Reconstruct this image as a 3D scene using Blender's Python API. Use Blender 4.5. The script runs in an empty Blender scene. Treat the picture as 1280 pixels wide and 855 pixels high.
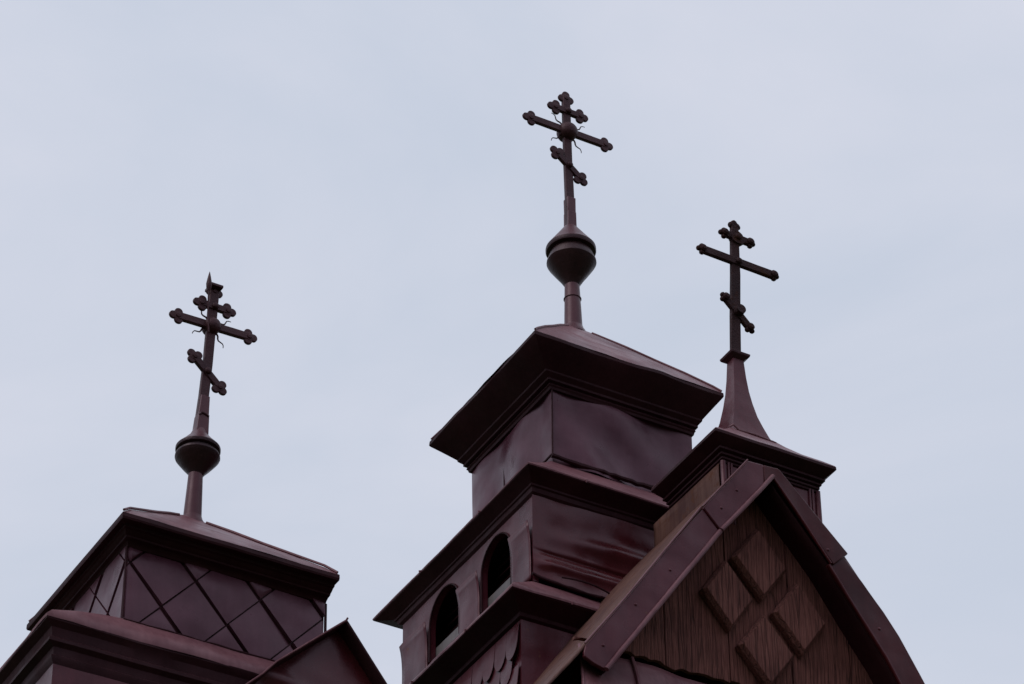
import bpy, bmesh, math, random
from mathutils import Vector, Matrix, noise
random.seed(7)
R = math.radians
sc = bpy.context.scene
C = sc.collection

# ---------------------------------------------------------------- camera
YAW, PITCH, ROLL = R(29.7856), R(36.7435), R(-0.6043)
CAM = Vector((0, 0, 1.6))
fwd = Vector((math.sin(YAW)*math.cos(PITCH), math.cos(YAW)*math.cos(PITCH), math.sin(PITCH)))
rgt = fwd.cross(Vector((0, 0, 1))).normalized()
up = rgt.cross(fwd)
r2 = rgt*math.cos(ROLL) + up*math.sin(ROLL)
u2 = -rgt*math.sin(ROLL) + up*math.cos(ROLL)
cd = bpy.data.cameras.new('camera'); cam = bpy.data.objects.new('camera', cd); C.objects.link(cam)
m = Matrix((r2, u2, -fwd)).transposed().to_4x4(); m.translation = CAM
cam.matrix_world = m
cd.sensor_width = 36; cd.lens = 4500/1280*36; cd.clip_start = .5; cd.clip_end = 20000
sc.camera = cam

# ---------------------------------------------------------------- light
SUN_EL, SUN_AZ = R(46), R(260)          # azimuth clockwise from +Y: high on the left, a little behind the camera
w = bpy.data.worlds.new('World'); sc.world = w; w.use_nodes = True
nt = w.node_tree; nt.nodes.clear()
def N(t, ty, **k):
    n = t.nodes.new(ty)
    for a, b in k.items(): setattr(n, a, b)
    return n
out = N(nt, 'ShaderNodeOutputWorld'); bg = N(nt, 'ShaderNodeBackground')
sky = N(nt, 'ShaderNodeTexSky', sky_type='NISHITA'); sky.sun_disc = False
sky.sun_elevation = SUN_EL; sky.sun_rotation = SUN_AZ
tc = N(nt, 'ShaderNodeTexCoord'); mp = N(nt, 'ShaderNodeMapping'); mp.inputs['Scale'].default_value = (1, 1, 2.2)
mp.inputs['Rotation'].default_value = (0, R(20), R(35))
ns = N(nt, 'ShaderNodeTexNoise'); ns.inputs['Scale'].default_value = 4.2; ns.inputs['Detail'].default_value = 6; ns.inputs['Roughness'].default_value = .52; ns.inputs['Distortion'].default_value = .4
cr = N(nt, 'ShaderNodeValToRGB')
cr.color_ramp.elements[0].position = .36; cr.color_ramp.elements[0].color = (6.15, 6.72, 7.9, 1)
cr.color_ramp.elements[1].position = .64; cr.color_ramp.elements[1].color = (7.25, 7.5, 8.55, 1)
mx = N(nt, 'ShaderNodeMix', data_type='RGBA'); mx.inputs['Factor'].default_value = .93
L = nt.links.new
L(tc.outputs['Generated'], mp.inputs['Vector']); L(mp.outputs[0], ns.inputs['Vector']); L(ns.outputs['Fac'], cr.inputs[0])
L(sky.outputs[0], mx.inputs[6]); L(cr.outputs[0], mx.inputs[7]); sx = N(nt, 'ShaderNodeSeparateXYZ'); L(tc.outputs['Generated'], sx.inputs[0])
hz = N(nt, 'ShaderNodeValToRGB'); he = hz.color_ramp.elements
he[0].position = 0; he[0].color = (.06, .06, .055, 1); he[1].position = 1; he[1].color = (1, 1, 1, 1)
for p_, v_ in ((.10, .09), (.20, .55), (.38, .92), (.5, .97)):
    q_ = he.new(p_); q_.color = (v_, v_, v_, 1)
L(sx.outputs['Z'], hz.inputs[0])
ml = N(nt, 'ShaderNodeMix', data_type='RGBA', blend_type='MULTIPLY'); ml.inputs[0].default_value = 1
L(mx.outputs[2], ml.inputs[6]); L(hz.outputs[0], ml.inputs[7]); L(ml.outputs[2], bg.inputs['Color'])
bg.inputs['Strength'].default_value = .1; L(bg.outputs[0], out.inputs[0])
sd = bpy.data.lights.new('sun', 'SUN'); sd.energy = .85; sd.angle = R(35); sd.color = (1, .97, .93)
so = bpy.data.objects.new('sun', sd); C.objects.link(so)
sdir = Vector((math.sin(SUN_AZ)*math.cos(SUN_EL), math.cos(SUN_AZ)*math.cos(SUN_EL), math.sin(SUN_EL)))
so.rotation_euler = sdir.to_track_quat('Z', 'Y').to_euler(); so.location = (0, 0, 60)
vs = sc.view_settings; vs.view_transform = 'Standard'; vs.look = 'None'; vs.exposure = 0; vs.gamma = 1; vs.use_curve_mapping = False

# ---------------------------------------------------------------- materials
def paint(name, dark, light, rough=(.3, .55), rust=.0, rustcol=(.16, .075, .04), spec=.5, dent=.25, fine=.08, streak=.5, hue=None):
    mt = bpy.data.materials.new(name); mt.use_nodes = True
    t = mt.node_tree; b = t.nodes['Principled BSDF']; l = t.links.new
    tc = N(t, 'ShaderNodeTexCoord')
    n1 = N(t, 'ShaderNodeTexNoise'); n1.inputs['Scale'].default_value = 2.6; n1.inputs['Detail'].default_value = 6; n1.inputs['Roughness'].default_value = .6
    l(tc.outputs['Object'], n1.inputs['Vector'])
    ms = N(t, 'ShaderNodeMapping'); ms.inputs['Scale'].default_value = (14, 14, 1.3); l(tc.outputs['Object'], ms.inputs['Vector'])
    n2 = N(t, 'ShaderNodeTexNoise'); n2.inputs['Scale'].default_value = 2; n2.inputs['Detail'].default_value = 4; l(ms.outputs[0], n2.inputs['Vector'])
    mm = N(t, 'ShaderNodeMix', data_type='FLOAT'); mm.inputs[0].default_value = streak*.6
    l(n1.outputs['Fac'], mm.inputs[2]); l(n2.outputs['Fac'], mm.inputs[3])
    r1 = N(t, 'ShaderNodeValToRGB'); r1.color_ramp.elements[0].position = .38; r1.color_ramp.elements[0].color = (*dark, 1)
    r1.color_ramp.elements[1].position = .64; r1.color_ramp.elements[1].color = (*light, 1); l(mm.outputs[0], r1.inputs[0])
    col = r1.outputs[0]
    # small chips and rust blooms
    n3 = N(t, 'ShaderNodeTexNoise'); n3.inputs['Scale'].default_value = 9; n3.inputs['Detail'].default_value = 9; n3.inputs['Roughness'].default_value = .72
    l(tc.outputs['Object'], n3.inputs['Vector'])
    r3 = N(t, 'ShaderNodeValToRGB'); c0 = .70 - rust*.32
    r3.color_ramp.elements[0].position = c0; r3.color_ramp.elements[0].color = (0, 0, 0, 1)
    r3.color_ramp.elements[1].position = c0+.09; r3.color_ramp.elements[1].color = (1, 1, 1, 1); l(n3.outputs['Fac'], r3.inputs[0])
    mr = N(t, 'ShaderNodeMix', data_type='RGBA'); l(r3.outputs[0], mr.inputs[0]); l(col, mr.inputs[6]); mr.inputs[7].default_value = (*rustcol, 1)
    l(mr.outputs[2], b.inputs['Base Color'])
    n4 = N(t, 'ShaderNodeTexNoise'); n4.inputs['Scale'].default_value = 5; n4.inputs['Detail'].default_value = 8; l(tc.outputs['Object'], n4.inputs['Vector'])
    mrr = N(t, 'ShaderNodeMapRange'); mrr.inputs[1].default_value = .3; mrr.inputs[2].default_value = .7
    mrr.inputs[3].default_value = rough[0]; mrr.inputs[4].default_value = rough[1]; l(n4.outputs['Fac'], mrr.inputs[0])
    ra = N(t, 'ShaderNodeMath', operation='MULTIPLY_ADD'); l(r3.outputs[0], ra.inputs[0]); ra.inputs[1].default_value = .3; l(mrr.outputs[0], ra.inputs[2])
    l(ra.outputs[0], b.inputs['Roughness'])
    b.inputs['Specular IOR Level'].default_value = spec; b.inputs['Specular Tint'].default_value = (1, .74, .84, 1)
    n5 = N(t, 'ShaderNodeTexNoise'); n5.inputs['Scale'].default_value = 3.0; n5.inputs['Detail'].default_value = 1.5; l(tc.outputs['Object'], n5.inputs['Vector'])
    b1 = N(t, 'ShaderNodeBump'); b1.inputs['Strength'].default_value = dent; b1.inputs['Distance'].default_value = .07; l(n5.outputs['Fac'], b1.inputs['Height'])
    n6 = N(t, 'ShaderNodeTexNoise'); n6.inputs['Scale'].default_value = 70; n6.inputs['Detail'].default_value = 3; l(tc.outputs['Object'], n6.inputs['Vector'])
    b2 = N(t, 'ShaderNodeBump'); b2.inputs['Strength'].default_value = fine; b2.inputs['Distance'].default_value = .01; l(n6.outputs['Fac'], b2.inputs['Height'])
    l(b1.outputs[0], b2.inputs['Normal']); l(b2.outputs[0], b.inputs['Normal'])
    return mt

def wood(name):
    mt = bpy.data.materials.new(name); mt.use_nodes = True
    t = mt.node_tree; b = t.nodes['Principled BSDF']; l = t.links.new
    tc = N(t, 'ShaderNodeTexCoord')
    # warp so the grain wanders round knots
    nw = N(t, 'ShaderNodeTexNoise'); nw.inputs['Scale'].default_value = 2.2; nw.inputs['Detail'].default_value = 2; l(tc.outputs['Object'], nw.inputs['Vector'])
    va = N(t, 'ShaderNodeVectorMath', operation='MULTIPLY_ADD'); l(nw.outputs['Color'], va.inputs[0]); va.inputs[1].default_value = (.035, .02, .04); l(tc.outputs['Object'], va.inputs[2])
    m1 = N(t, 'ShaderNodeMapping'); m1.inputs['Scale'].default_value = (85, 85, 3.2); l(va.outputs[0], m1.inputs['Vector'])
    g = N(t, 'ShaderNodeTexNoise'); g.inputs['Scale'].default_value = 1.6; g.inputs['Detail'].default_value = 7; g.inputs['Roughness'].default_value = .62; l(m1.outputs[0], g.inputs['Vector'])
    m2 = N(t, 'ShaderNodeMapping'); m2.inputs['Scale'].default_value = (30, 30, 1.0); l(va.outputs[0], m2.inputs['Vector'])
    ck = N(t, 'ShaderNodeTexVoronoi', feature='DISTANCE_TO_EDGE'); ck.inputs['Scale'].default_value = 1.0; l(m2.outputs[0], ck.inputs['Vector'])
    rc = N(t, 'ShaderNodeValToRGB'); rc.color_ramp.elements[0].position = 0; rc.color_ramp.elements[0].color = (0, 0, 0, 1)
    rc.color_ramp.elements[1].position = .045; rc.color_ramp.elements[1].color = (1, 1, 1, 1); l(ck.outputs['Distance'], rc.inputs[0])
    n1 = N(t, 'ShaderNodeTexNoise'); n1.inputs['Scale'].default_value = 3; n1.inputs['Detail'].default_value = 5; l(tc.outputs['Object'], n1.inputs['Vector'])
    mm = N(t, 'ShaderNodeMix', data_type='FLOAT'); mm.inputs[0].default_value = .65; l(n1.outputs['Fac'], mm.inputs[2]); l(g.outputs['Fac'], mm.inputs[3])
    r1 = N(t, 'ShaderNodeValToRGB'); e = r1.color_ramp.elements
    e[0].position = .38; e[0].color = (.085, .027, .022, 1); e[1].position = .62; e[1].color = (.25, .095, .078, 1)
    q = e.new(.5); q.color = (.175, .060, .050, 1)
    l(mm.outputs[0], r1.inputs[0])
    mu = N(t, 'ShaderNodeMix', data_type='RGBA', blend_type='MULTIPLY'); mu.inputs[0].default_value = .5; l(r1.outputs[0], mu.inputs[6]); l(rc.outputs[0], mu.inputs[7])
    l(mu.outputs[2], b.inputs['Base Color']); b.inputs['Roughness'].default_value = .8; b.inputs['Specular IOR Level'].default_value = .25
    hh = N(t, 'ShaderNodeMath', operation='MULTIPLY_ADD'); l(rc.outputs[0], hh.inputs[0]); hh.inputs[1].default_value = .6; l(g.outputs['Fac'], hh.inputs[2])
    bp = N(t, 'ShaderNodeBump'); bp.inputs['Strength'].default_value = .9; bp.inputs['Distance'].default_value = .012; l(hh.outputs[0], bp.inputs['Height'])
    l(bp.outputs[0], b.inputs['Normal'])
    return mt

M = dict(
    wall=paint('maroon_sheet_metal', (.062, .009, .015), (.110, .024, .034), (.22, .42), .16, dent=.5, spec=.33, streak=.3),
    panel=paint('plum_panel_metal', (.068, .019, .033), (.120, .044, .066), (.24, .42), .06, dent=.5, fine=.04, spec=.40, streak=.2),
    glossy=paint('glossy_red_brown_sheet', (.060, .007, .010), (.090, .014, .018), (.20, .36), .08, (.09, .03, .02), dent=.35, fine=.05, spec=.40, streak=.2),
    roof=paint('skylit_pale_roof_metal', (.11, .032, .042), (.22, .095, .108), (.35, .55), .2, dent=.5, spec=.4),  # paler pink base puts sky light on up-facing sheets into the colour
    cornice=paint('shade_dark_cornice_metal', (.020, .003, .005), (.036, .008, .011), (.5, .7), .1, (.05, .02, .015), dent=.3, fine=.1, spec=.2),  # base darkened to put the shade of soffits and recesses into the colour
    brown=paint('rusty_brown_sheet', (.07, .026, .021), (.145, .070, .052), (.5, .7), .5, (.11, .045, .028), dent=.4, streak=.9, spec=.3),
    deepred=paint('deep_red_sheet', (.036, .005, .006), (.072, .012, .014), (.25, .45), .12, (.09, .03, .02), dent=.6, fine=.06, spec=.22, streak=.3),
    iron=paint('dark_iron_paint', (.032, .010, .013), (.066, .024, .028), (.35, .6), .25, (.07, .03, .02), dent=.2, fine=.3, spec=.3),
    rough_iron=paint('rusty_rough_iron', (.020, .008, .009), (.048, .019, .019), (.55, .8), .5, (.065, .028, .018), dent=.3, fine=.7, spec=.25),
    dark_iron=paint('blackened_tin', (.012, .005, .006), (.034, .012, .013), (.3, .5), .35, (.05, .024, .018), dent=.3, fine=.2, spec=.35),
    pole=paint('maroon_pole_paint', (.065, .016, .023), (.11, .040, .048), (.3, .5), .2, dent=.15, fine=.1, spec=.4),
    zinc=paint('weathered_zinc', (.11, .10, .10), (.2, .185, .18), (.45, .6), .3, dent=.2),
    gwood=wood('weathered_red_brown_boards'),
)
def ground_mat():
    mt = bpy.data.materials.new('grass'); mt.use_nodes = True; t = mt.node_tree; b = t.nodes['Principled BSDF']
    n = N(t, 'ShaderNodeTexNoise'); n.inputs['Scale'].default_value = .8; n.inputs['Detail'].default_value = 8
    tc = N(t, 'ShaderNodeTexCoord'); t.links.new(tc.outputs['Object'], n.inputs['Vector'])
    r = N(t, 'ShaderNodeValToRGB'); r.color_ramp.elements[0].color = (.03, .045, .018, 1); r.color_ramp.elements[1].color = (.07, .09, .035, 1)
    t.links.new(n.outputs['Fac'], r.inputs[0]); t.links.new(r.outputs[0], b.inputs['Base Color']); b.inputs['Roughness'].default_value = .9
    return mt
M['grass'] = ground_mat()

# ---------------------------------------------------------------- helpers
def nz(p, s=1.0, o=0.0): return noise.noise(Vector((p[0]*s+o, p[1]*s+o*1.7, p[2]*s-o)))
class G:
    """verts and faces gathered in world coordinates, linked as one object"""
    def __init__(s): s.v = []; s.f = []
    def add(s, vs, fs):
        b = len(s.v); s.v += [Vector(v) for v in vs]; s.f += [tuple(b+i for i in f) for f in fs]
    def box(s, x0, x1, y0, y1, z0, z1):
        vs = [(x, y, z) for z in (z0, z1) for y in (y0, y1) for x in (x0, x1)]
        s.add(vs, [(0, 2, 3, 1), (4, 5, 7, 6), (0, 1, 5, 4), (2, 6, 7, 3), (0, 4, 6, 2), (1, 3, 7, 5)])
    def prism(s, poly, y0, y1, bev=0):
        """closed outline in (x,z), extruded between two y planes; optional chamfer of the front edge"""
        n = len(poly); cx = sum(p[0] for p in poly)/n; cz = sum(p[1] for p in poly)/n
        fr = [(x, y0, z) for x, z in poly]; bk = [(x, y1, z) for x, z in poly]
        if bev:
            fr2 = [(cx+(x-cx)*(1-bev), y0, cz+(z-cz)*(1-bev)) for x, z in poly]
            mid = [(x, y0+(y1-y0)*.45, z) for x, z in poly]
            s.add(fr2+mid+bk, [tuple(range(n))]+[(i, i+n, (i+1) % n+n, (i+1) % n) for i in range(n)]+[(i+n, i+2*n, (i+1) % n+2*n, (i+1) % n+n) for i in range(n)]+[tuple(range(3*n-1, 2*n-1, -1))])
        else:
            s.add(fr+bk, [tuple(range(n)), tuple(range(2*n-1, n-1, -1))]+[(i, i+n, (i+1) % n+n, (i+1) % n) for i in range(n)])
    def tube(s, pts, r, n=8):
        pts = [Vector(p) for p in pts]; rs = r if isinstance(r, (list, tuple)) else [r]*len(pts); vs = []; fs = []
        for i, p in enumerate(pts):
            d = (pts[min(i+1, len(pts)-1)]-pts[max(i-1, 0)]).normalized()
            a = d.cross(Vector((.31, .9, .3))).normalized(); b = d.cross(a)
            vs += [p+(a*math.cos(2*math.pi*k/n)+b*math.sin(2*math.pi*k/n))*rs[i] for k in range(n)]
        for i in range(len(pts)-1):
            for k in range(n): fs.append((i*n+k, i*n+(k+1) % n, (i+1)*n+(k+1) % n, (i+1)*n+k))
        fs += [tuple(range(n-1, -1, -1)), tuple((len(pts)-1)*n+k for k in range(n))]
        s.add(vs, fs)
    def lathe(s, prof, c, n=40, axis=None, wob=0):
        vs = []; fs = []; c = Vector(c); ax = (axis or Vector((0, 0, 1))).normalized()
        a = ax.orthogonal().normalized(); b = ax.cross(a)
        for r, h in prof:
            for k in range(n):
                t = 2*math.pi*k/n; rr = r*(1+wob*nz((math.cos(t)*1.5, math.sin(t)*1.5, h*6)))
                vs.append(c+ax*h+(a*math.cos(t)+b*math.sin(t))*rr)
        for i in range(len(prof)-1):
            for k in range(n): fs.append((i*n+k, i*n+(k+1) % n, (i+1)*n+(k+1) % n, (i+1)*n+k))
        fs += [tuple(range(n-1, -1, -1)), tuple((len(prof)-1)*n+k for k in range(n))]
        s.add(vs, fs)
    def rings(s, rg, n=22, cap_top=False, cap_bot=False, seed=0.0):
        """rectangular rings (x0,x1,y0,y1,z,amp); sides subdivided and gently uneven, as hand-bent sheet is"""
        vs = []; fs = []; m = 4*n
        for (x0, x1, y0, y1, z, amp) in rg:
            cs = [(x0, y0), (x1, y0), (x1, y1), (x0, y1)]; nr = [(0, -1), (1, 0), (0, 1), (-1, 0)]
            for k in range(4):
                a, b = cs[k], cs[(k+1) % 4]
                for i in range(n):
                    t = i/n; x = a[0]+(b[0]-a[0])*t; y = a[1]+(b[1]-a[1])*t
                    e = min(1, 5*min(t, 1-t)+.25)
                    q = nz((x, y, z*.6), 2.3, seed)*amp*e; q2 = nz((x, y, z), 5.5, seed+9)*amp*.55
                    vs.append((x+nr[k][0]*q, y+nr[k][1]*q, z+q2))
        for j in range(len(rg)-1):
            for i in range(m): fs.append((j*m+i, j*m+(i+1) % m, (j+1)*m+(i+1) % m, (j+1)*m+i))
        if cap_top: fs.append(tuple((len(rg)-1)*m+i for i in range(m)))
        if cap_bot: fs.append(tuple(range(m-1, -1, -1)))
        s.add(vs, fs)
    def grid(s, P, nu, nv):
        vs = [P(i/nu, j/nv) for j in range(nv+1) for i in range(nu+1)]; w_ = nu+1
        s.add(vs, [(j*w_+i, j*w_+i+1, (j+1)*w_+i+1, (j+1)*w_+i) for j in range(nv) for i in range(nu)])
    def obj(s, name, mat, parent=None, ang=35, bevel=0, label=None, solid=0):
        o0 = Vector((0, 0, 0)); p = parent
        while p: o0 += p.location; p = p.parent
        me = bpy.data.meshes.new(name); me.from_pydata([v-o0 for v in s.v], [], s.f); me.materials.append(mat)
        bm = bmesh.new(); bm.from_mesh(me)
        if not solid: bmesh.ops.recalc_face_normals(bm, faces=bm.faces)
        bm.to_mesh(me); bm.free()
        me.polygons.foreach_set('use_smooth', [True]*len(me.polygons)); me.set_sharp_from_angle(angle=R(ang))
        o = bpy.data.objects.new(name, me); C.objects.link(o); o.parent = parent
        if solid:
            d = o.modifiers.new('thickness', 'SOLIDIFY'); d.thickness = solid; d.offset = 0
        if bevel:
            d = o.modifiers.new('edge', 'BEVEL'); d.width = bevel; d.segments = 2; d.limit_method = 'ANGLE'; d.angle_limit = R(40)
        if label: o['label'] = label
        return o
def thing(name, label, cat, loc, group=None):
    o = bpy.data.objects.new(name, None); C.objects.link(o); o.location = loc; o.empty_display_size = .3
    o['label'] = label; o['category'] = cat
    if group: o['group'] = group
    return o
def lerp(A, B, t): return tuple(a+(b-a)*t for a, b in zip(A, B))
def ring(E, W, t, z, amp=.003): return (*lerp(E, W, t), z, amp)
def shrink(E, c, s_): return (c[0]+(E[0]-c[0])*s_, c[0]+(E[1]-c[0])*s_, c[1]+(E[2]-c[1])*s_, c[1]+(E[3]-c[1])*s_)
def clip(poly, a, b, c):
    """keep the side a*x+b*y<=c"""
    o = []
    for i in range(len(poly)):
        p, q = poly[i], poly[(i+1) % len(poly)]; dp = a*p[0]+b*p[1]-c; dq = a*q[0]+b*q[1]-c
        if dp <= 0: o.append(p)
        if dp*dq < 0:
            t = dp/(dp-dq); o.append((p[0]+(q[0]-p[0])*t, p[1]+(q[1]-p[1])*t))
    return o

# ---------------------------------------------------------------- ground
g = G(); g.grid(lambda u, v: ((u-.5)*6000, (v-.5)*6000, 0), 8, 8)
o = g.obj('ground', M['grass']); o['kind'] = 'structure'

# ================================================================ central tower
tc_ = thing('church_tower', 'tall central tower clad in maroon sheet metal, with two arched belfry openings', 'tower', (10.4, 17.3, 0))
E1 = (9.648, 11.135, 16.552, 18.03); W1 = (9.887, 10.985, 16.75, 17.85); cc = (10.39, 17.29)
# roof
g = G(); g.rings([(*shrink(E1, cc, s_), z, a) for s_, z, a in ((.998, 16.000, .016), (.985, 16.012, .014), (.93, 16.065, .008), (.75, 16.215, .008), (.55, 16.37, .005), (.35, 16.53, .003), (.2, 16.645, .002), (.1, 16.72, 0))], n=24, cap_top=True)
roofC = g.obj('roof', M['roof'], tc_)
g = G()
for sx, sy in ((-1, -1), (1, -1), (1, 1), (-1, 1)):    # folded hip seams
    pts = []
    for s_, z in ((.985, 16.02), (.93, 16.072), (.75, 16.222), (.55, 16.377), (.35, 16.537), (.13, 16.70)):
        x0, x1, y0, y1 = shrink(E1, cc, s_); pts.append(((x0 if sx < 0 else x1), (y0 if sy < 0 else y1), z))
    g.tube(pts, .008, 6)
g.obj('hip_seam', M['roof'], roofC)
g = G(); g.rings([ring(E1, W1, .01, 15.999, .016), ring(E1, W1, 0, 15.972, .016), ring(E1, W1, .03, 15.962, .014), ring(E1, W1, .3, 15.905, .005), ring(E1, W1, .66, 15.825, .003), ring(E1, W1, .67, 15.812, .003),
    ring(E1, W1, .80, 15.785, .003), ring(E1, W1, .80, 15.768, .003), ring(E1, W1, .90, 15.762, .003), ring(E1, W1, .87, 15.742, .004), ring(E1, W1, .91, 15.732, .004), ring(E1, W1, .93, 15.715, .004), ring(E1, W1, 1.02, 15.712, .003)], n=24, seed=3)
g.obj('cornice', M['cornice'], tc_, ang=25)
# upper wall with oil-canned sheets
g = G(); g.rings([ring(W1, W1, 0, 15.76-.032*k, .0 if k < 2 else .038) for k in range(21)], n=36, seed=5)
for k_, v_ in enumerate(g.v):
    if abs(v_.y-16.75) < .05 and 9.9 < v_.x < 10.97 and v_.z < 15.73:
        a_ = (v_.x-9.887)*.9+(v_.z-15.4); v_.y -= .016*math.sin(a_*9+1.2)*min(1, (v_.x-9.89)*6)*min(1, (10.98-v_.x)*6)
    if abs(v_.x-9.887) < .05 and 16.77 < v_.y < 17.83 and v_.z < 15.73: v_.x -= .012*math.sin((v_.y-16.7)*11+v_.z)*min(1, (v_.y-16.76)*6)
g.obj('upper_wall', M['panel'], tc_)
g = G(); g.tube([(9.883, 16.744, 15.18), (9.886, 16.742, 15.74)], .006, 6); g.tube([(9.885, 17.4, 15.18), (9.885, 17.4, 15.74)], .003, 6)
pts = [(9.865+1.13*i/26, 16.728-.02*abs(nz((i*.4, 1, 2))), 15.166-.012*min(1, i/5)+.010*nz((i*.23, 4, 2))) for i in range(27)]
g.tube(pts, [.017+.005*nz((i*.3, 3, 3)) for i in range(27)], 7)
pts = [(9.868-.01*abs(nz((i*.5, 6, 2))), 16.73+1.13*i/26, 15.172+.010*nz((i*.33, 8, 2))) for i in range(27)]
g.tube(pts, .008, 7)
g.obj('base_flashing', M['cornice'], tc_)  # lip of the wall sheet; its dark colour also paints the shadow line
# skirt under it
S2 = (9.372, 11.30, 16.188, 18.30); B2 = (9.86, 11.01, 16.725, 17.87); W2 = (9.475, 11.16, 16.31, 18.06)
g = G(); g.rings([ring(S2, B2, t, z, a) for t, z, a in ((0, 14.606, .010), (-.004, 14.616, .011), (.04, 14.640, .012), (.35, 14.785, .014), (.7, 14.96, .012), (1, 15.115, .004))], n=30, seed=1.3)
g.obj('skirt_roof', M['roof'], tc_, ang=28)
g = G(); g.rings([ring(S2, W2, t, z, .004) for t, z in ((.0, 14.606), (.03, 14.598), (.35, 14.57), (.70, 14.535), (.71, 14.522), (.80, 14.515), (.84, 14.485), (1.03, 14.462))], n=24, seed=2)
g.obj('belfry_cornice', M['cornice'], tc_, ang=25)
# belfry walls: the left face carries two real arched openings
def arch_wall(g, x, y0, y1, z0, z1, ops, th):
    def front(poly):
        n = len(poly)
        g.add([(x, p[0], p[1]) for p in poly]+[(x+th, p[0], p[1]) for p in poly], [tuple(range(n)), tuple(range(2*n-1, n-1, -1))]+[(i, (i+1) % n, (i+1) % n+n, i+n) for i in range(n)])
    cur = y0
    for (a, b, zs, zsp) in ops:
        front([(cur, z0), (a, z0), (a, z1), (cur, z1)]); cur = b
        if zs > z0: front([(a, z0), (b, z0), (b, zs), (a, zs)])
        r = (b-a)/2; c = (a+b)/2; K = 18
        A = [(c-r*math.cos(math.pi*k/K), zsp+r*math.sin(math.pi*k/K)) for k in range(K+1)]
        for k in range(K): front([A[k], A[k+1], (A[k+1][0], z1), (A[k][0], z1)])
    front([(cur, z0), (y1, z0), (y1, z1), (cur, z1)])
OPS = [(16.585, 16.972, 13.955, 14.232), (17.268, 17.672, 13.965, 14.225)]
g = G(); arch_wall(g, 9.475, 16.318, 18.06, 13.83, 14.475, OPS, .04)
g.obj('belfry_side_wall', M['wall'], tc_)
# lapped lower sheets between the openings, top lip slightly sprung
for a, b in ((16.322, 16.572), (16.985, 17.255), (17.685, 18.035)):
    g = G()
    def P(u, v, a=a, b=b):
        y = a+(b-a)*u; z = 13.84+.435*v
        return (9.462-.024*v**5-.004*nz((y*3, z*5, 1)), y, z-.012*nz((y*6, 0, 3))*v)
    g.grid(P, 10, 10)
    g.obj('lapped_sheet', M['wall'], tc_, solid=.004)
for i, (a, b, zs, zsp) in enumerate(OPS):
    g = G(); r = (b-a)/2; c = (a+b)/2; K = 18   # thin rolled edge round the arch
    pts = [(9.47, a, zs)]+[(9.47, c-r*math.cos(math.pi*k/K), zsp+r*math.sin(math.pi*k/K)) for k in range(K+1)]+[(9.47, b, zs)]
    g.tube(pts, .007, 6); wdw = g.obj('arched_window', M['cornice'], tc_)
    g = G(); g.box(9.520, 9.57, a-.02, b+.02, zs-.05, zs+.125); g.obj('window_sill', M['zinc'], wdw)
    g = G(); g.add([(9.56, a-.05, zs-.05), (9.56, b+.05, zs-.05), (9.56, b+.05, z_ := zsp+r+.03), (9.56, a-.05, z_)], [(0, 1, 2, 3)])
    for k in range(7):   # slanted boards deep in the opening
        z = zs+.03+k*.07
        g.add([(9.60, a-.03, z), (9.60, b+.03, z), (9.66, b+.03, z+.055), (9.66, a-.03, z+.055)], [(0, 1, 2, 3)])
    g.v = g.v[4:]; g.f = [tuple(q-4 for q in f) for f in g.f[1:]]
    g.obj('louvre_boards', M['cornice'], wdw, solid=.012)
# belfry front sheet, buckled and folded
g = G()
def P(u, v):
    x = 9.468+1.69*u; z = 13.862-.075*math.sin(min(1, u/.62)*math.pi)**.7*(1-v)+.613*v
    zf = 14.035-.02*u+.006*nz((x*4, 1, 1))
    st = 1/(1+math.exp((z-zf)/.004))                     # lapped lower sheet stands proud
    d = .018*nz((x*2.2, z*3, 4)) + .006*nz((x*6, z*9, 8)) + st*(.014+.030*math.exp(-((z-13.955)/.040)**2)) - .010*math.exp(-((z-zf-.028)/.012)**2)
    d += .032*math.exp(-((x-10.02)/.33)**2-((z-14.19-.03*u)/.055)**2) + .010*math.exp(-((z-14.10+.06*u)/.014)**2)*u
    d += .055*max(0, 1-v*4)*math.sin(min(1, u/.62)*math.pi)
    return (x, 16.306-d*min(1, u*14+.1), z)
g.grid(P, 90, 150); g.obj('belfry_front_wall', M['glossy'], tc_, ang=60)
g = G(); g.add([(11.15, 16.32, 13.8), (11.15, 18.05, 13.8), (9.50, 18.05, 13.8), (11.15, 16.32, 14.476), (11.15, 18.05, 14.476), (9.50, 18.05, 14.476)], [(0, 1, 4, 3), (1, 2, 5, 4)]); g.obj('belfry_back_wall', M['wall'], tc_)
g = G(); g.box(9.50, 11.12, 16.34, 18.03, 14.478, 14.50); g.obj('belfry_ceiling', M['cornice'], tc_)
g = G()
pts = [(9.45+1.05*i/20, 16.285-.055*math.sin(i/20*math.pi)-.008*nz((i*.5, 2, 2)), 13.858-.072*math.sin(i/20*math.pi)**.7+.008*nz((i*.6, 1, 5))) for i in range(21)]
g.tube(pts, [.011+.006*nz((i*.9, 1, 3)) for i in range(21)], 7)
pts = [(9.62+.5*i/12, 16.215-.05*math.sin(i/12*3.1), 13.84-.10*(i/12)**1.6) for i in range(13)]
g.tube(pts, .006, 6)
g.obj('folded_edge', M['cornice'], tc_)
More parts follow.
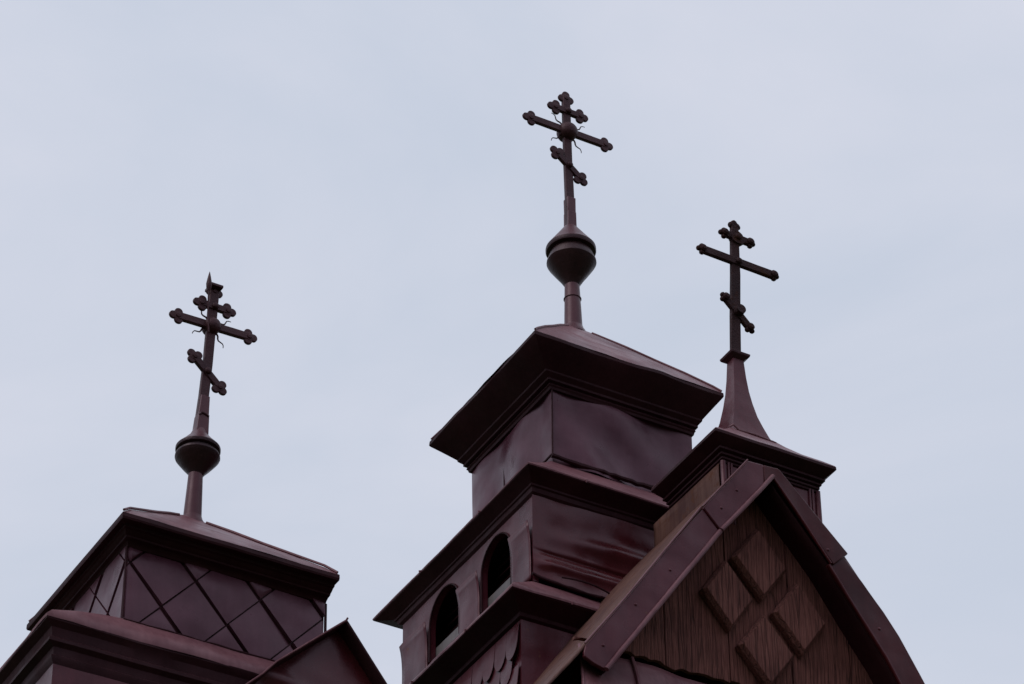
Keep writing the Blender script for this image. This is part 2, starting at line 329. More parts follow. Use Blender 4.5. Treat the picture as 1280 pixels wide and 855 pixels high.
# lower skirt
S3 = (9.195, 11.30, 16.095, 18.45); B3 = (9.46, 11.17, 16.285, 18.08); W3 = (9.335, 11.25, 16.235, 18.40)
g = G(); g.rings([ring(S3, B3, t, z, a) for t, z, a in ((0, 13.574, .010), (-.005, 13.588, .012), (.05, 13.612, .012), (.4, 13.685, .016), (.75, 13.755, .012), (1, 13.80, .004))], n=30, seed=7.1)
g.obj('lower_skirt_roof', M['roof'], tc_, ang=28)
g = G(); g.rings([ring(S3, W3, t, z, .004) for t, z in ((.0, 13.574), (.04, 13.566), (.5, 13.53), (.85, 13.495), (.87, 13.47), (1.05, 13.455))], n=24, seed=2)
g.obj('lower_cornice', M['cornice'], tc_, ang=25)
g = G(); g.rings([(*W3, 13.47, 0), (*W3, 13.2, .012), (*W3, 12.9, .012), (*W3, 12.5, .01), (*W3, 9, .01), (*W3, 0, 0)], n=26)
g.obj('lower_wall', M['wall'], tc_)
g = G()      # fish-scale plates on the left face
for row in range(9):
    for k in range(10):
        y = 16.315+.145*k+(.0725 if row % 2 else 0); z = 13.44-.15*row+.006*nz((k, row, 2))*2
        wv = .071; hh = .24; K = 8; tilt = .016+.010*random.random(); o_ = []
        prof = [(-wv, 0), (-wv, -hh*.55)]+[(-wv*math.cos(math.pi*j/K), -hh*.55-hh*.45*math.sin(math.pi*j/K)) for j in range(1, K)]+[(wv, -hh*.55), (wv, 0)]
        vs_ = [(9.332-.004-tilt*(-q/hh)-.006, y+p_, z+q) for p_, q in prof]; n_ = len(vs_)
        g.add(vs_+[(v[0]+.004, v[1], v[2]) for v in vs_], [tuple(range(n_)), tuple(range(2*n_-1, n_-1, -1))]+[(i, (i+1) % n_, (i+1) % n_+n_, i+n_) for i in range(n_)])
g.obj('scale_shingles', M['wall'], tc_)

# finial of the central tower
def finial(parent, base, top, r0, r1, orb, c_orb, pole_mat, seam=None):
    g = G(); b = Vector(base); t = Vector(top)
    g.tube([b+(t-b)*(i/8) for i in range(9)], [r0+(r1-r0)*i/8 for i in range(9)], 20)
    g.lathe([(r0*1.45, -.035), (r0*1.35, -.01), (r0*1.12, .015), (r0*1.02, .04)], b, 24)
    for f_ in (seam or []):
        q = b+(t-b)*f_; g.tube([q-(t-b)*.004, q+(t-b)*.004], r0*.97, 20)
    p_ = g.obj('finial_pole', pole_mat, parent)
    k_ = max(range(len(orb)), key=lambda q: (orb[q][1] > -.06 and orb[q][0] > .135, orb[q][1]))
    g = G(); g.lathe(orb[:k_+1], c_orb, 48, (t-b), wob=.025); ob = g.obj('finial_orb', M['dark_iron'], p_, ang=22)
    g = G(); g.lathe([(orb[k_][0]*1.02, orb[k_][1]-.012), (orb[k_][0]*1.03, orb[k_][1]-.004)]+orb[k_+1:], c_orb, 48, (t-b), wob=.01); g.obj('orb_cap', M['pole'], p_, ang=25)
finial(tc_, (10.394, 17.29, 16.74), (10.39, 17.29, 17.20), .066, .052,
    [(.050, -.37), (.056, -.35), (.085, -.30), (.135, -.225), (.160, -.185), (.172, -.165), (.178, -.152), (.176, -.135), (.152, -.075), (.150, -.062), (.176, -.056), (.180, -.045), (.180, -.026), (.174, -.018), (.11, .075), (.047, .168)], (10.388, 17.29, 17.50), M['pole'], seam=[.62])

# lapped sheet joints along the eaves and skirts (front and left edges)
def laps(parent, rect, z, drop, runs):
    x0, x1, y0, y1 = rect
    for side, f_ in runs:
        g = G()
        if side == 'f': x = x0+(x1-x0)*f_; g.tube([(x, y0-.004, z-drop), (x+.003, y0-.008, z+.004), (x-.004, y0+.05, z+.055)], .006, 6)
        else: y = y0+(y1-y0)*f_; g.tube([(x0-.004, y, z-drop), (x0-.008, y+.003, z+.004), (x0+.05, y, z+.03)], .006, 6)
        g.obj('lap_seam', M['roof'], parent)
laps(tc_, S2, 14.61, .012, (('f', .22), ('l', .3), ('l', .68))); laps(tc_, S3, 13.58, .012, (('f', .2), ('l', .25), ('l', .55)))

# ---------------------------------------------------------------- crosses
def trefoil(g, c, ang, r, th):
    """three lobes and a small raised boss in the plane of the cross"""
    c = Vector(c)
    for a in (0, 100, -100):
        t = R(a)+ang; q = c+Vector((math.cos(t), 0, math.sin(t)))*r*.85
        g.lathe([(r*.70, 0), (r*.78, .004), (r*.78, th-.004), (r*.70, th)], q-Vector((0, th/2, 0)), 20, Vector((0, 1, 0)))
    g.lathe([(r*.9, 0), (r*.95, .004), (r*.95, th), (r*.5, th+.003), (r*.45, th+.010), (r*.15, th+.012)], c+Vector((0, th/2, 0)), 18, Vector((0, -1, 0)))
def bar(g, a, b, h, y, th):
    a = Vector((a[0], 0, a[1])); b = Vector((b[0], 0, b[1])); d = (b-a).normalized(); n = Vector((-d.z, 0, d.x))*h/2
    K = 8; up_ = []; lo = []
    for i in range(K+1):
        q = a+(b-a)*i/K; e = 1+.05*nz((q.x*9, q.z*9, y))
        up_.append(q+n*e); lo.append(q-n*e)
    g.prism([(p.x, p.z) for p in up_+lo[::-1]], y-th/2, y+th/2)
def cross(label, base, y, post, bars, slant, pw, bh, tr, mat, extra=None, boss=None):
    t = thing('roof_cross', label, 'cross', base, 'three-bar crosses on the church roofs')
    g = G(); pts = [(p[0], p[1]) for p in post]
    hw = [p[2]/2 for p in post]
    poly = [(p[0]-h_, p[1]) for p, h_ in zip(post, hw)]+[(p[0]+h_, p[1]) for p, h_ in zip(post[::-1], hw[::-1])]
    g.prism(poly, y-.016, y+.016)
    po = g.obj('post', mat, t, bevel=.005)
    ptop = Vector((post[-1][0], y, post[-1][1]))
    if tr: g = G(); trefoil(g, ptop-Vector((0, 0, tr*.6)), R(90), tr, .022); g.obj('trefoil', mat, po, bevel=.002)
    for i, (a, b) in enumerate(bars+[slant]):
        g = G(); yy = y-.010
        dv = Vector((b[0]-a[0], b[1]-a[1])).normalized()*((tr*1.4) if tr else .02)
        bar(g, (a[0]+dv.x, a[1]+dv.y), (b[0]-dv.x, b[1]-dv.y), bh*(1.12 if i == 1 else 1), yy, .030)
        mid = Vector(((a[0]+b[0])/2, yy-.015, (a[1]+b[1])/2))
        g.lathe([(.024, 0), (.024, .012), (.012, .02)], mid, 16, Vector((0, -1, 0)))
        br = g.obj('slanted_bar' if i == len(bars) else 'crossbar', mat, t, bevel=.005)
        an = math.atan2(b[1]-a[1], b[0]-a[0])
        for end, aa in ((a, an+math.pi), (b, an)):
            g = G(); rr = tr if tr else .024
            c_ = Vector((end[0], yy, end[1]))-Vector((math.cos(aa), 0, math.sin(aa)))*rr*(1.5 if tr else 1.3)
            if tr: trefoil(g, c_, aa, rr, .022)
            else:
                for q in (0, 85, -85): g.lathe([(.010, -.016), (.016, -.010), (.018, 0), (.016, .010), (.010, .016)], c_+Vector((math.cos(aa+R(q)), 0, math.sin(aa+R(q))))*.025, 14, Vector((0, 1, 0)), wob=.2)
                g.lathe([(.022, 0), (.026, .014), (.014, .024)], c_-Vector((0, .012, 0)), 14, Vector((0, -1, 0)))
            g.obj('trefoil' if tr else 'knob', mat, br)
    if boss:
        g = G(); c_ = Vector((boss[0], y, boss[1])); r_ = boss[2]
        for sgn in (-1, 1):
            g.lathe([(r_*math.cos(R(a)), r_*.75*math.sin(R(a))) for a in range(0, 90, 12)]+[(.002, r_*.75)], c_+Vector((0, sgn*.025, 0)), 28, Vector((0, sgn, 0)))
        g.lathe([(r_*1.0, -.025), (r_*1.04, -.02), (r_*1.04, .02), (r_*1.0, .025)], c_, 28, Vector((0, 1, 0)))
        bs = g.obj('centre_boss', mat, t, ang=60)
        for k, a in enumerate(boss[3]):
            g = G(); pts = []; dx, dz = math.cos(R(a)), math.sin(R(a)); LL = boss[4]
            for i in range(9):
                s_ = r_*.9+LL*i/8; wv = .009*math.sin(i*1.25)*(1 if k % 2 else -1)
                pts.append((c_.x+dx*s_-dz*wv, y, c_.z+dz*s_+dx*wv))
            g.tube(pts, [.0075-.0006*i for i in range(9)], 6); g.obj('wavy_ray', mat, bs)
    if extra: extra(t)
    return t

def sleeve(z0, z1, x0, x1, y, w0, w1):
    def f(t):
        g = G()
        for (a, b, wa, wb) in ((z0, z0+(z1-z0)*.55, w0, (w0+w1)/2), (z0+(z1-z0)*.53, z1, (w0+w1)/2-.004, w1)):
            fa = (a-z0)/(z1-z0); fb = (b-z0)/(z1-z0); xa = x0+(x1-x0)*fa; xb = x0+(x1-x0)*fb
            g.rings([(xa-wa/2, xa+wa/2, y-wa/2, y+wa/2, a, .002), (xb-wb/2, xb+wb/2, y-wb/2, y+wb/2, b, .004)], n=6, cap_top=True, cap_bot=True)
        g.obj('sleeve', M['pole'], t, bevel=.004)
    return f
cross('dark iron three-bar cross with trefoil ends on the tall central tower, highest in the photo', (10.386, 17.29, 17.66), 17.29,
    [(10.387, 17.62, .070), (10.386, 17.91, .068), (10.378, 18.30, .064), (10.373, 18.90, .062)],
    [((10.215, 18.752), (10.548, 18.742)), ((10.005, 18.560), (10.755, 18.556))], ((10.238, 18.355), (10.522, 18.112)),
    .066, .052, .040, M['iron'], sleeve(17.64, 17.93, 10.387, 10.386, 17.29, .070, .066), (10.379, 18.556, .070, (133, 38, 222, 310), .125))

# ================================================================ left tower
tl = thing('church_tower', 'lower left tower with diamond-seamed sheet metal walls under a shallow hipped roof', 'tower', (7.5, 17.3, 0))
EL = (6.785, 8.232, 16.525, 17.965); WL = (6.912, 8.216, 16.70, 17.84); cl = (7.515, 17.25)
g = G(); g.rings([(*shrink(EL, cl, s_), z, a) for s_, z, a in ((.998, 13.602, .010), (.985, 13.612, .012), (.9, 13.68, .010), (.7, 13.80, .008), (.5, 13.92, .006), (.3, 14.045, .003), (.15, 14.135, .002), (.085, 14.185, 0))], n=24, cap_top=True, seed=4)
rf = g.obj('roof', M['roof'], tl)
g = G()
for sx, sy in ((-1, -1), (1, -1), (1, 1), (-1, 1)):
    pts = []
    for s_, z in ((.985, 13.622), (.9, 13.69), (.7, 13.81), (.5, 13.93), (.3, 14.055), (.13, 14.155)):
        x0, x1, y0, y1 = shrink(EL, cl, s_); pts.append(((x0 if sx < 0 else x1), (y0 if sy < 0 else y1), z))
    g.tube(pts, .009, 6)
g.obj('hip_seam', M['roof'], rf)
g = G(); g.rings([ring(EL, WL, t, z, .004) for t, z in ((.01, 13.602), (0, 13.575), (.03, 13.562), (.30, 13.562), (.33, 13.545), (.42, 13.54), (.50, 13.525), (.58, 13.518), (.60, 13.508), (.74, 13.502), (.84, 13.488), (.88, 13.476), (1.05, 13.472))], n=24, seed=8)
g.obj('cornice', M['cornice'], tl, ang=25)
g = G(); g.rings([(*WL, 13.50, 0), (*WL, 12.9, 0)], n=4); g.obj('upper_wall', M['cornice'], tl)  # same wall metal, coloured dark to paint shade into the panel gaps
# diamond panels
def diamonds(g, a0, a1, z0, z1, org, put, px=.43, hz=.245, zr=13.372, gapd=.005, gapt=.010):
    for i in range(-1, 9):
        for j in range(-3, 3):
            cx = org+px*(i+(.5 if j % 2 else 0)); cz = zr+hz*j+hz   # centre of a diamond
            # diamond vertices: its left/right corners lie on row lines
            po = [(cx-px/2, cz), (cx, cz-hz), (cx+px/2, cz), (cx, cz+hz)]
            ln = math.hypot(px/2, hz)
            for (sa, sb, gp) in ((1, 1, gapt), (-1, -1, gapt), (1, -1, gapd), (-1, 1, gapd)):
                # edges: sa*(x-cx)/(px/2)+sb*(z-cz)/hz<=1
                na, nb = sa/(px/2), sb/hz; nn = math.hypot(na, nb)
                po = clip(po, na, nb, 1+na*cx+nb*cz-gp*nn)
                if len(po) < 3: break
            for q in ((-1, 0, -a0), (1, 0, a1), (0, -1, -z0), (0, 1, z1)):
                if len(po) >= 3: po = clip(po, *q)
            if len(po) < 3: continue
            tx, tz = random.uniform(-.01, .07), random.uniform(-.02, .06)
            put(g, po, cx, cz, tx, tz)
def put_front(g, po, cx, cz, tx, tz):
    n = len(po); mx_, mz_ = sum(p[0] for p in po)/n, sum(p[1] for p in po)/n
    fr = [(p[0], 16.685+tx*(p[0]-cx)+tz*(p[1]-cz), p[1]) for p in po]; bk = [(p[0], 16.712, p[1]) for p in po]
    inn = [(mx_+(p[0]-mx_)*.55, 16.675+tx*(p[0]-cx)*.55+tz*(p[1]-cz)*.55, mz_+(p[1]-mz_)*.55) for p in po]
    g.add(inn+fr+bk, [tuple(range(n))]+[(i, i+n, (i+1) % n+n, (i+1) % n) for i in range(n)]+[(i+n, i+2*n, (i+1) % n+2*n, (i+1) % n+n) for i in range(n)])
def put_side(g, po, cx, cz, tx, tz):
    n = len(po); fr = [(6.888+.3*tx*(p[0]-cx)+.3*tz*(p[1]-cz), p[0], p[1]) for p in po]; bk = [(6.92, p[0], p[1]) for p in po]
    g.add(fr+bk, [tuple(range(n))]+[(i, i+n, (i+1) % n+n, (i+1) % n) for i in range(n)])
g = G(); diamonds(g, 6.906, 8.212, 12.955, 13.485, 6.92, put_front); g.obj('diamond_cladding', M['panel'], tl, ang=50)
g = G(); diamonds(g, 16.70, 17.83, 12.955, 13.485, 16.69, put_side, gapd=.006, gapt=.022); g.obj('side_cladding', M['zinc'] if 0 else M['panel'], tl, ang=50)
g = G(); g.tube([(6.893, 16.686, 12.93), (6.891, 16.684, 13.48)], .006, 6); g.tube([(8.222, 16.69, 12.94), (8.226, 16.69, 13.1), (8.222, 16.69, 13.48)], .009, 6)
pts = [(6.89+1.34*i/24, 16.668, 12.955+.008*nz((i*.5, 3, 1))) for i in range(25)]; g.tube(pts, .010, 6)
g.obj('corner_seam', M['cornice'], tl)
SL = (6.362, 8.62, 16.528, 18.25); BL = (6.88, 8.24, 16.672, 17.86); W3L = (6.44, 8.55, 16.575, 18.2)
g = G(); g.rings([ring(SL, BL, t, z, a) for t, z, a in ((0, 12.745, .014), (-.006, 12.762, .016), (.06, 12.80, .016), (.4, 12.87, .016), (.75, 12.925, .012), (1, 12.962, .004))], n=30, seed=11)
g.obj('skirt_roof', M['roof'], tl, ang=28)
g = G(); g.rings([ring(SL, W3L, t, z, a) for t, z, a in ((0, 12.746, .014), (.03, 12.735, .010), (.55, 12.70, .004), (.70, 12.64, .004), (.42, 12.625, .004), (.42, 12.605, .004), (.9, 12.58, .004), (.95, 12.53, .004), (.75, 12.52, .004), (.78, 12.50, .004), (1.1, 12.455, .003))], n=24, seed=12)
g.obj('lower_cornice', M['cornice'], tl, ang=25)
g = G(); g.rings([(*W3L, 12.47, 0), (*W3L, 12.3, .01), (*W3L, 12, .01), (*W3L, 9, .01), (*W3L, 0, 0)], n=20); g.obj('lower_wall', M['wall'], tl)
finial(tl, (7.551, 17.25, 14.19), (7.560, 17.25, 14.60), .060, .045,
    [(.046, -.185), (.055, -.165), (.092, -.12), (.128, -.070), (.140, -.052), (.144, -.040), (.143, -.028), (.124, -.018), (.124, -.004), (.142, .004), (.144, .012), (.144, .024), (.140, .030), (.10, .075), (.060, .125), (.042, .17)], (7.566, 17.25, 14.735), M['pole'])
def rod(t):
    sleeve(14.84, 15.17, 7.573, 7.588, 17.25, .086, .060)(t)
    g = G(); g.lathe([(.004, 0), (.018, .03), (.020, .06), (.012, .11), (.002, .16)], (7.560, 17.2, 15.99), 12)
    g.tube([(7.575, 17.2, 15.66), (7.562, 17.2, 15.85), (7.560, 17.2, 16.02)], .006, 6)
    g.obj('lightning_rod', M['iron'], t)
    g = G(); g.box(7.575, 7.665, 17.2, 17.30, 16.055, 16.075); g.obj('top_cap', M['iron'], t, bevel=.003)
    g = G(); g.tube([(7.548, 17.213, 15.00), (7.56, 17.21, 15.02), (7.585, 17.21, 15.018), (7.613, 17.213, 15.005)], .008, 6); g.obj('wire_binding', M['iron'], t)
cross('leaning iron three-bar cross with trefoil ends and a pointed rod on top', (7.575, 17.25, 14.86), 17.25,
    [(7.574, 14.84, .070), (7.582, 15.12, .066), (7.601, 15.45, .064), (7.622, 16.06, .066)],
    [((7.475, 15.908), (7.775, 15.908)), ((7.312, 15.742), (7.935, 15.756))], ((7.462, 15.500), (7.728, 15.240)),
    .066, .050, .037, M['iron'], rod, (7.614, 15.748, .056, (128, 35, 215, 305), .115))

# ================================================================ small front gable between the towers
ts = thing('church_gable', 'small plain sheet-metal gable at the foot of the left tower, at the bottom edge', 'gable', (8.15, 16.4, 0))
g = G()
Lp = [(7.30, 12.235), (7.543, 12.506), (7.632, 12.597), (7.717, 12.703), (7.95, 12.922), (8.171, 13.128)]
Rp = [(8.171, 13.128), (8.446, 12.769), (8.70, 12.437), (8.95, 12.11)]
def roofstrip(g, prof, y0, y1, th, ny=8, amp=.004):
    def P(u, v):
        s_ = u*(len(prof)-1); i = min(int(s_), len(prof)-2); f_ = s_-i
        x = prof[i][0]+(prof[i+1][0]-prof[i][0])*f_; z = prof[i][1]+(prof[i+1][1]-prof[i][1])*f_
        y = y0+(y1-y0)*v; return (x, y, z+amp*nz((x*3, y*3, z*3)))
    g.grid(P, (len(prof)-1)*8, ny)
roofstrip(g, Lp, 16.3, 17.6, 0); roofstrip(g, Rp, 16.3, 17.6, 0)
rs_ = g.obj('roof', M['cornice'], ts, solid=.016)
g = G(); g.tube([(x, 16.298, z+.004) for x, z in Lp], .006, 7); g.tube([(8.165, 16.30, 13.12), (8.175, 16.29, 13.145)], .006, 6)
g.obj('rolled_edge', M['roof'], rs_)
g = G()
def P(u, v):
    zt = 13.10-1.55*0; 
    # rows from the bottom (v=0) to the ridge (v=1), edges following the rakes
    z = 11.6+(13.11-11.6)*v
    def xl(z): 
        if z > 12.703: return 7.717+(z-12.703)/(13.128-12.703)*(8.171-7.717)
        return 7.30+(z-12.235)/(12.703-12.235)*(7.717-7.30)
    def xr(z): return 8.171+(13.128-z)*.765
    a, b = xl(z)+.012, xr(z)-.012; x = a+(b-a)*u
    y = 16.40-.05*math.sin(u*math.pi)*(1-v)-.03*nz((x*2, z*2.5, 1))-.03*math.exp(-((z-12.62+.3*(x-7.9))/.06)**2)
    return (x, y, z)
g.grid(P, 40, 60); g.obj('front_sheet', M['glossy'], ts, ang=60)
g = G(); g.box(7.2, 9.0, 16.45, 17.6, 0, 12.0); g.obj('wall_below', M['wall'], ts)

# ================================================================ right gable
tg = thing('church_gable', 'steep wooden gable at right with four raised diamond panels and metal bargeboards', 'gable', (10.45, 15.6, 0))
YF = 15.12
# boards
def gable_x(z):      # inner outline left/right of the wall at height z
    l_ = 9.40+(z-12.60)*(10.45-9.40)/(14.25-12.60); r_ = 10.45+(14.25-z)*(.72); return l_, r_
seams = [9.17, 9.515, 9.80, 10.255, 10.705, 11.135, 11.52, 11.97]
g = G(); 
rnd = random.Random(3)
def ztop(x): return min(14.24-(10.45-x)*1.30 if x < 10.45 else 14.24-(x-10.45)*1.23, 14.24)
for i in range(len(seams)-1):
    a, b = seams[i]+.004, seams[i+1]-.004; n = 8; dy = rnd.uniform(-.005, .004); zb = 12.76+rnd.uniform(-.012, .012)
    if min(ztop(a), ztop(b)) > 12.85 or max(ztop(a), ztop(b)) > 12.85:
        xs = [a+(b-a)*k/n for k in range(n+1)]
        if a < 10.45 < b: xs = sorted(xs+[10.45])
        n = len(xs)-1; lo = [zb+.02+.045*nz((x_*5, 2, 3))+rnd.uniform(-.018, .018) for x_ in xs]; hi = [max(ztop(x)+.03, zb+.03) for x in xs]
        vs_ = [(x, 15.333+dy, z) for x, z in zip(xs, lo)]+[(x, 15.333+dy, z) for x, z in zip(xs, hi)]
        vs_ += [(x, 15.36+dy, z) for x, z in zip(xs, lo)]+[(x, 15.36+dy, z) for x, z in zip(xs, hi)]; m_ = n+1
        fs_ = []
        for k in range(n): fs_ += [(k, k+1, m_+k+1, m_+k), (2*m_+k+1, 2*m_+k, 3*m_+k, 3*m_+k+1), (k, 2*m_+k, 2*m_+k+1, k+1), (m_+k, m_+k+1, 3*m_+k+1, 3*m_+k)]
        fs_ += [(0, m_, 3*m_, 2*m_), (n, 2*m_+n, 3*m_+n, m_+n)]
        g.add(vs_, fs_)
g.obj('wooden_wall', M['gwood'], tg, bevel=.003)
g = G(); g.box(9.25, 11.75, 15.45, 15.6, 0, 12.6); g.add([(9.2, 15.43, 12.5), (11.7, 15.43, 12.5), (11.5, 15.43, 12.9), (10.45, 15.43, 14.2), (9.4, 15.43, 12.8)], [(0, 1, 2, 3, 4)]); g.obj('wall_behind', M['cornice'], tg)
for (cx, cz, w_, h_) in ((10.474, 13.672, .200, .260), (10.230, 13.372, .184, .250), (10.745, 13.356, .195, .260), (10.488, 13.05, .200, .260)):
    g = G(); po = [(cx-w_, cz-.01), (cx+.008, cz-h_), (cx+w_, cz+.012), (cx-.008, cz+h_)]
    g.prism(po, 15.258, 15.327, bev=.12); g.obj('diamond_panel', M['gwood'], tg, bevel=.003, ang=20)
# bargeboards (sheet over board)
LU = [(10.317, 14.283), (9.97, 13.822), (10.090, 13.694), (10.428, 14.152), (10.428, 14.29)]
RU = [(10.430, 14.29), (10.541, 14.298), (11.021, 13.821), (10.906, 13.703), (10.495, 14.222), (10.430, 14.152)]
LL_ = [(9.972, 13.818), (9.70, 13.433), (9.40, 12.99), (9.125, 12.60), (9.112, 12.555), (9.112, 12.520), (9.17, 12.490), (9.252, 12.470), (9.50, 12.835), (9.80, 13.275), (10.088, 13.694)]
RL = [(10.985, 13.80), (11.12, 13.65), (11.265, 13.475), (11.37, 13.33), (11.46, 13.17), (11.54, 13.03), (11.70, 12.74), (11.53, 12.64), (11.347, 12.984), (11.256, 13.151), (11.072, 13.411), (10.87, 13.70)]
def board(poly, y0, name='bargeboard', mat='glossy'):
    # fine grid-free face: subdivide outline, then a soft bulge through bevel and bump
    g = G(); po = []
    for i in range(len(poly)):
        a, b = poly[i], poly[(i+1) % len(poly)]; n = max(1, int(math.hypot(b[0]-a[0], b[1]-a[1])/.06))
        for k in range(n):
            f_ = k/n; x = a[0]+(b[0]-a[0])*f_; z = a[1]+(b[1]-a[1])*f_
            po.append((x+.003*nz((x*8, z*8, 1)), z+.003*nz((x*8, z*8, 5))))
    g.prism(po, y0, y0+.03); return g.obj(name, M[mat], tg, bevel=.006)
bl = board(LU, YF-.012, mat='wall'); board(RU, YF-.012, mat='deepred'); board(LL_, YF, mat='wall'); board(RL, YF, mat='deepred')
# nail heads and dimples with puckered sheet round them
for (x, z) in ((10.22, 14.03), (10.10, 13.86), (9.72, 13.30), (9.47, 12.98), (9.24, 12.63), (10.87, 13.80), (11.22, 13.34)):
    g = G(); g.lathe([(.011, 0), (.008, .004), (.003, .006)], (x, YF-.0125 if z > 13.72 else YF-.001, z), 10, Vector((0, -1, 0))); g.obj('nail_head', M['wall'], tg)
# rolled lips along the lower edges
g = G()
lip = [(10.493, 14.222), (10.30, 13.965), (10.088, 13.692)]; lip2 = [(10.088, 13.69), (9.80, 13.272), (9.50, 12.832), (9.252, 12.468)]
def sub(pl, y, n=8, dx=0, dz=0):
    o_ = []
    for i in range(len(pl)-1):
        for k in range(n): f_ = k/n; x = pl[i][0]+(pl[i+1][0]-pl[i][0])*f_; z = pl[i][1]+(pl[i+1][1]-pl[i][1])*f_; o_.append((x+dx+.003*nz((x*7, z*7, 2)), y, z+dz))
    o_.append((pl[-1][0]+dx, y, pl[-1][1]+dz)); return o_
g.tube(sub(lip, YF-.018), .015, 10); g.obj('rolled_lip', M['roof'], tg)  # left lips take the pale roof colour as a painted highlight
g = G(); g.tube(sub(lip2, YF-.008), .016, 10); g.obj('rolled_lip', M['roof'], tg)
g = G(); g.tube(sub([(10.497, 14.216), (10.66, 14.01), (10.885, 13.705)], YF-.012), .009, 8); g.tube(sub([(10.875, 13.70), (11.072, 13.408), (11.256, 13.148), (11.347, 12.98), (11.53, 12.63)], YF), .010, 8)
g.obj('rolled_lip', M['glossy'], tg)
# soffits under the overhang and the roof planes
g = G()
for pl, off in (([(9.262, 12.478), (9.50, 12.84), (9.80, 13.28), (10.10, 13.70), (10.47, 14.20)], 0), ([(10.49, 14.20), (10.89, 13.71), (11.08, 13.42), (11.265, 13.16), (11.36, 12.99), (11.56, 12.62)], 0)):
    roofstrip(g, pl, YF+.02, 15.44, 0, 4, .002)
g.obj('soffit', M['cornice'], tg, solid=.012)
g = G(); roofstrip(g, [(8.85, 12.23), (9.118, 12.59), (9.40, 12.985), (9.70, 13.43), (9.97, 13.822), (10.317, 14.283), (10.42, 14.30)], YF+.015, 16.55, 0, 12, .010)
g.obj('left_roof_slope', M['brown'], tg, solid=.014)
g = G(); roofstrip(g, [(10.42, 14.30), (10.541, 14.29), (11.00, 13.815), (11.25, 13.475), (11.45, 13.165), (11.70, 12.73), (12.1, 12.0)], YF+.015, 18.4, 0, 12, .006)
g.obj('right_roof_slope', M['glossy'], tg, solid=.014)
g = G(); g.tube([(9.115, YF-.004, 12.606)]+[(x-.006, YF-.002, z+.006) for x, z in ((9.40, 12.99), (9.70, 13.433), (9.965, 13.822))], .006, 6); g.tube([(9.962, YF-.014, 13.826), (10.312, YF-.014, 14.288)], .005, 6)
g.obj('edge_bead', M['roof'], tg)
# valley flashing where the slope meets the central tower
pl = [(9.30, 12.86), (9.60, 13.28), (9.944, 13.74), (10.33, 14.23)]
g = G(); g.tube([(9.86, 16.215, 13.66), (10.1, 16.25, 13.95), (10.34, 16.27, 14.235)], [.012, .02, .012], 8)
g.obj('valley_flashing', M['cornice'], tg)
# pent sheet at the foot of the gable
g = G()
def P(u, v):
    x = 9.20+2.6*u-(.16*(1-v)*(1-u)); y = 15.322-.31*(1-v)**.9; z = 12.735-.03*u-.72*(1-v)
    return (x, y-.012*nz((x*3, z*3, 6))*(1-v), z+.022*nz((x*5, y, 9))*v)
g.grid(P, 60, 16); pn = g.obj('pent_roof', M['roof'], tg, solid=.006)
g = G(); e_ = [P(0, k/10) for k in range(11)]; g.tube([(a-.004, b-.006, c) for a, b, c in e_], .009, 6)
r_ = [P(.135, k/10) for k in range(11)]; g.tube([(a+.05*(1-k/10), b-.012, c+.01) for k, (a, b, c) in enumerate(r_)], .013, 6)
g.obj('standing_seam', M['roof'], pn)

# ================================================================ turret on the gable ridge
tt = thing('roof_turret', 'square metal-clad turret with a concave spire, astride the gable ridge at right', 'turret', (10.61, 15.62, 13.9))
ET = (10.172, 11.075, 15.238, 16.010); WT = (10.290, 10.985, 15.345, 15.96); ct = (10.61, 15.62)
g = G(); g.rings([(*shrink(ET, ct, s_), z, a) for s_, z, a in ((.998, 14.566, .007), (.985, 14.575, .007), (.85, 14.625, .005), (.65, 14.69, .004), (.48, 14.76, .003), (.36, 14.82, .002))], n=18, cap_top=True, seed=6)
g.obj('roof', M['roof'], tt)
g = G()
sp = [(.158, 14.77), (.134, 14.835), (.110, 14.92), (.087, 15.01), (.068, 15.12), (.055, 15.22), (.046, 15.33), (.037, 15.50)]
g.rings([(ct[0]-r*1.02, ct[0]+r*1.02, ct[1]-r*1.0, ct[1]+r*1.0, z, .002) for r, z in sp], n=8, cap_top=True)
spi = g.obj('spire', M['wall'], tt)
g = G(); g.tube([(10.43, 15.47, 14.80), (10.46, 15.46, 14.825), (10.50, 15.465, 14.80), (10.62, 15.46, 14.80), (10.78, 15.46, 14.79)], .006, 6); g.obj('spire_flashing', M['roof'], spi)
g = G(); g.rings([(10.61-a, 10.61+a, 15.62-a, 15.62+a, z, .002) for a, z in ((.042, 15.475), (.070, 15.495), (.074, 15.512), (.045, 15.53))], n=6, cap_top=True, cap_bot=True); g.obj('collar', M['iron'], tt, bevel=.003)
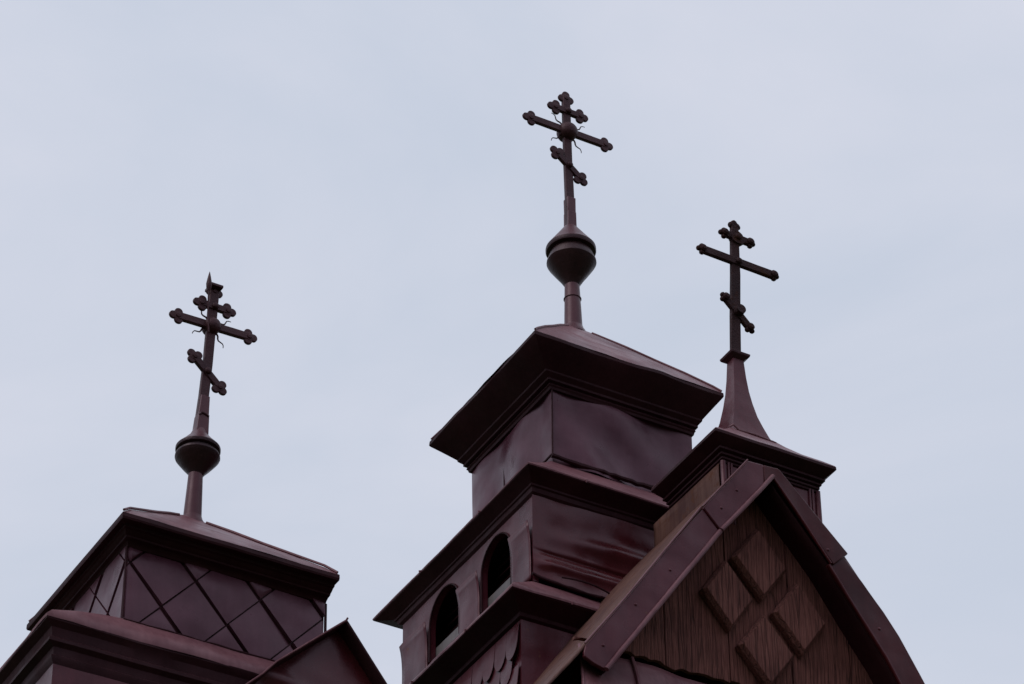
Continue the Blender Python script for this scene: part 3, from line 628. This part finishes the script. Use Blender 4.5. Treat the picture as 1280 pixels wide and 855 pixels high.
g = G(); g.rings([ring(ET, WT, t, z, .003) for t, z in ((.01, 14.566), (0, 14.545), (.04, 14.540), (.60, 14.497), (.56, 14.491), (.56, 14.477), (.78, 14.471), (.74, 14.465), (.74, 14.450), (.90, 14.444), (.84, 14.438), (.84, 14.425), (.94, 14.419), (.88, 14.413), (.90, 14.402), (1.05, 14.397))], n=16, seed=9)
g.obj('cornice', M['cornice'], tt, ang=25)
g = G(); g.rings([(*WT, 14.42, 0), (*WT, 14.2, .004), (*WT, 13.75, .004)], n=12); g.obj('wall', M['wall'], tt)
g = G(); g.add([(10.322, 15.97, 14.44), (10.322, 16.30, 14.44), (10.322, 16.30, 13.9), (10.322, 15.97, 13.9)], [(0, 1, 2, 3)])
g.v = []; g.f = []
def P(u, v): return (10.276-.004*nz((u*3, v*3, 1)), 15.375+.78*u, 13.9+.51*v)
g.grid(P, 20, 10); g.obj('side_sheet', M['brown'], tt, solid=.006)
for (x, y) in ((10.284, 15.340), (10.990, 15.340)):
    g = G(); s_ = 1 if x < 10.5 else -1
    g.tube([(x, y, 13.95), (x, y, 14.41)], .017, 10)
    for k, d in enumerate((.04, .062)): g.tube([(x+s_*d, y-.001, 13.95), (x+s_*d, y-.001, 14.41)], .008, 8)
    g.obj('corner_moulding', M['wall'], tt)
def spirebase(t):
    g = G()
    g.lathe([(.034, -.03), (.036, 0), (.034, .03)], (10.641, 15.585, 15.881), 14, Vector((0, -1, 0)))
    g.obj('bar_clamp', M['rough_iron'], t)
    g = G()
    for dx, dz in ((0, .012), (-.022, -.008), (.022, -.008)): g.lathe([(.012, -.018), (.022, -.010), (.024, 0), (.022, .010), (.012, .018)], (10.662+dx, 15.62, 16.632+dz), 14, Vector((0, 1, 0)), wob=.2)
    g.lathe([(.052, -.02), (.056, 0), (.052, .02)], (10.671, 15.612, 16.516), 14, Vector((0, 1, 0)), wob=.2); g.obj('top_knob', M['rough_iron'], t)
cross('rough rusty three-bar cross with small knobbed ends, standing on the spire of the right turret', (10.614, 15.62, 15.54), 15.62,
    [(10.614, 15.52, .072), (10.628, 15.85, .070), (10.648, 16.2, .068), (10.662, 16.64, .054)],
    [((10.540, 16.522), (10.802, 16.512)), ((10.358, 16.318), (10.978, 16.303))], ((10.530, 15.995), (10.752, 15.765)),
    .066, .052, 0, M['rough_iron'], spirebase)
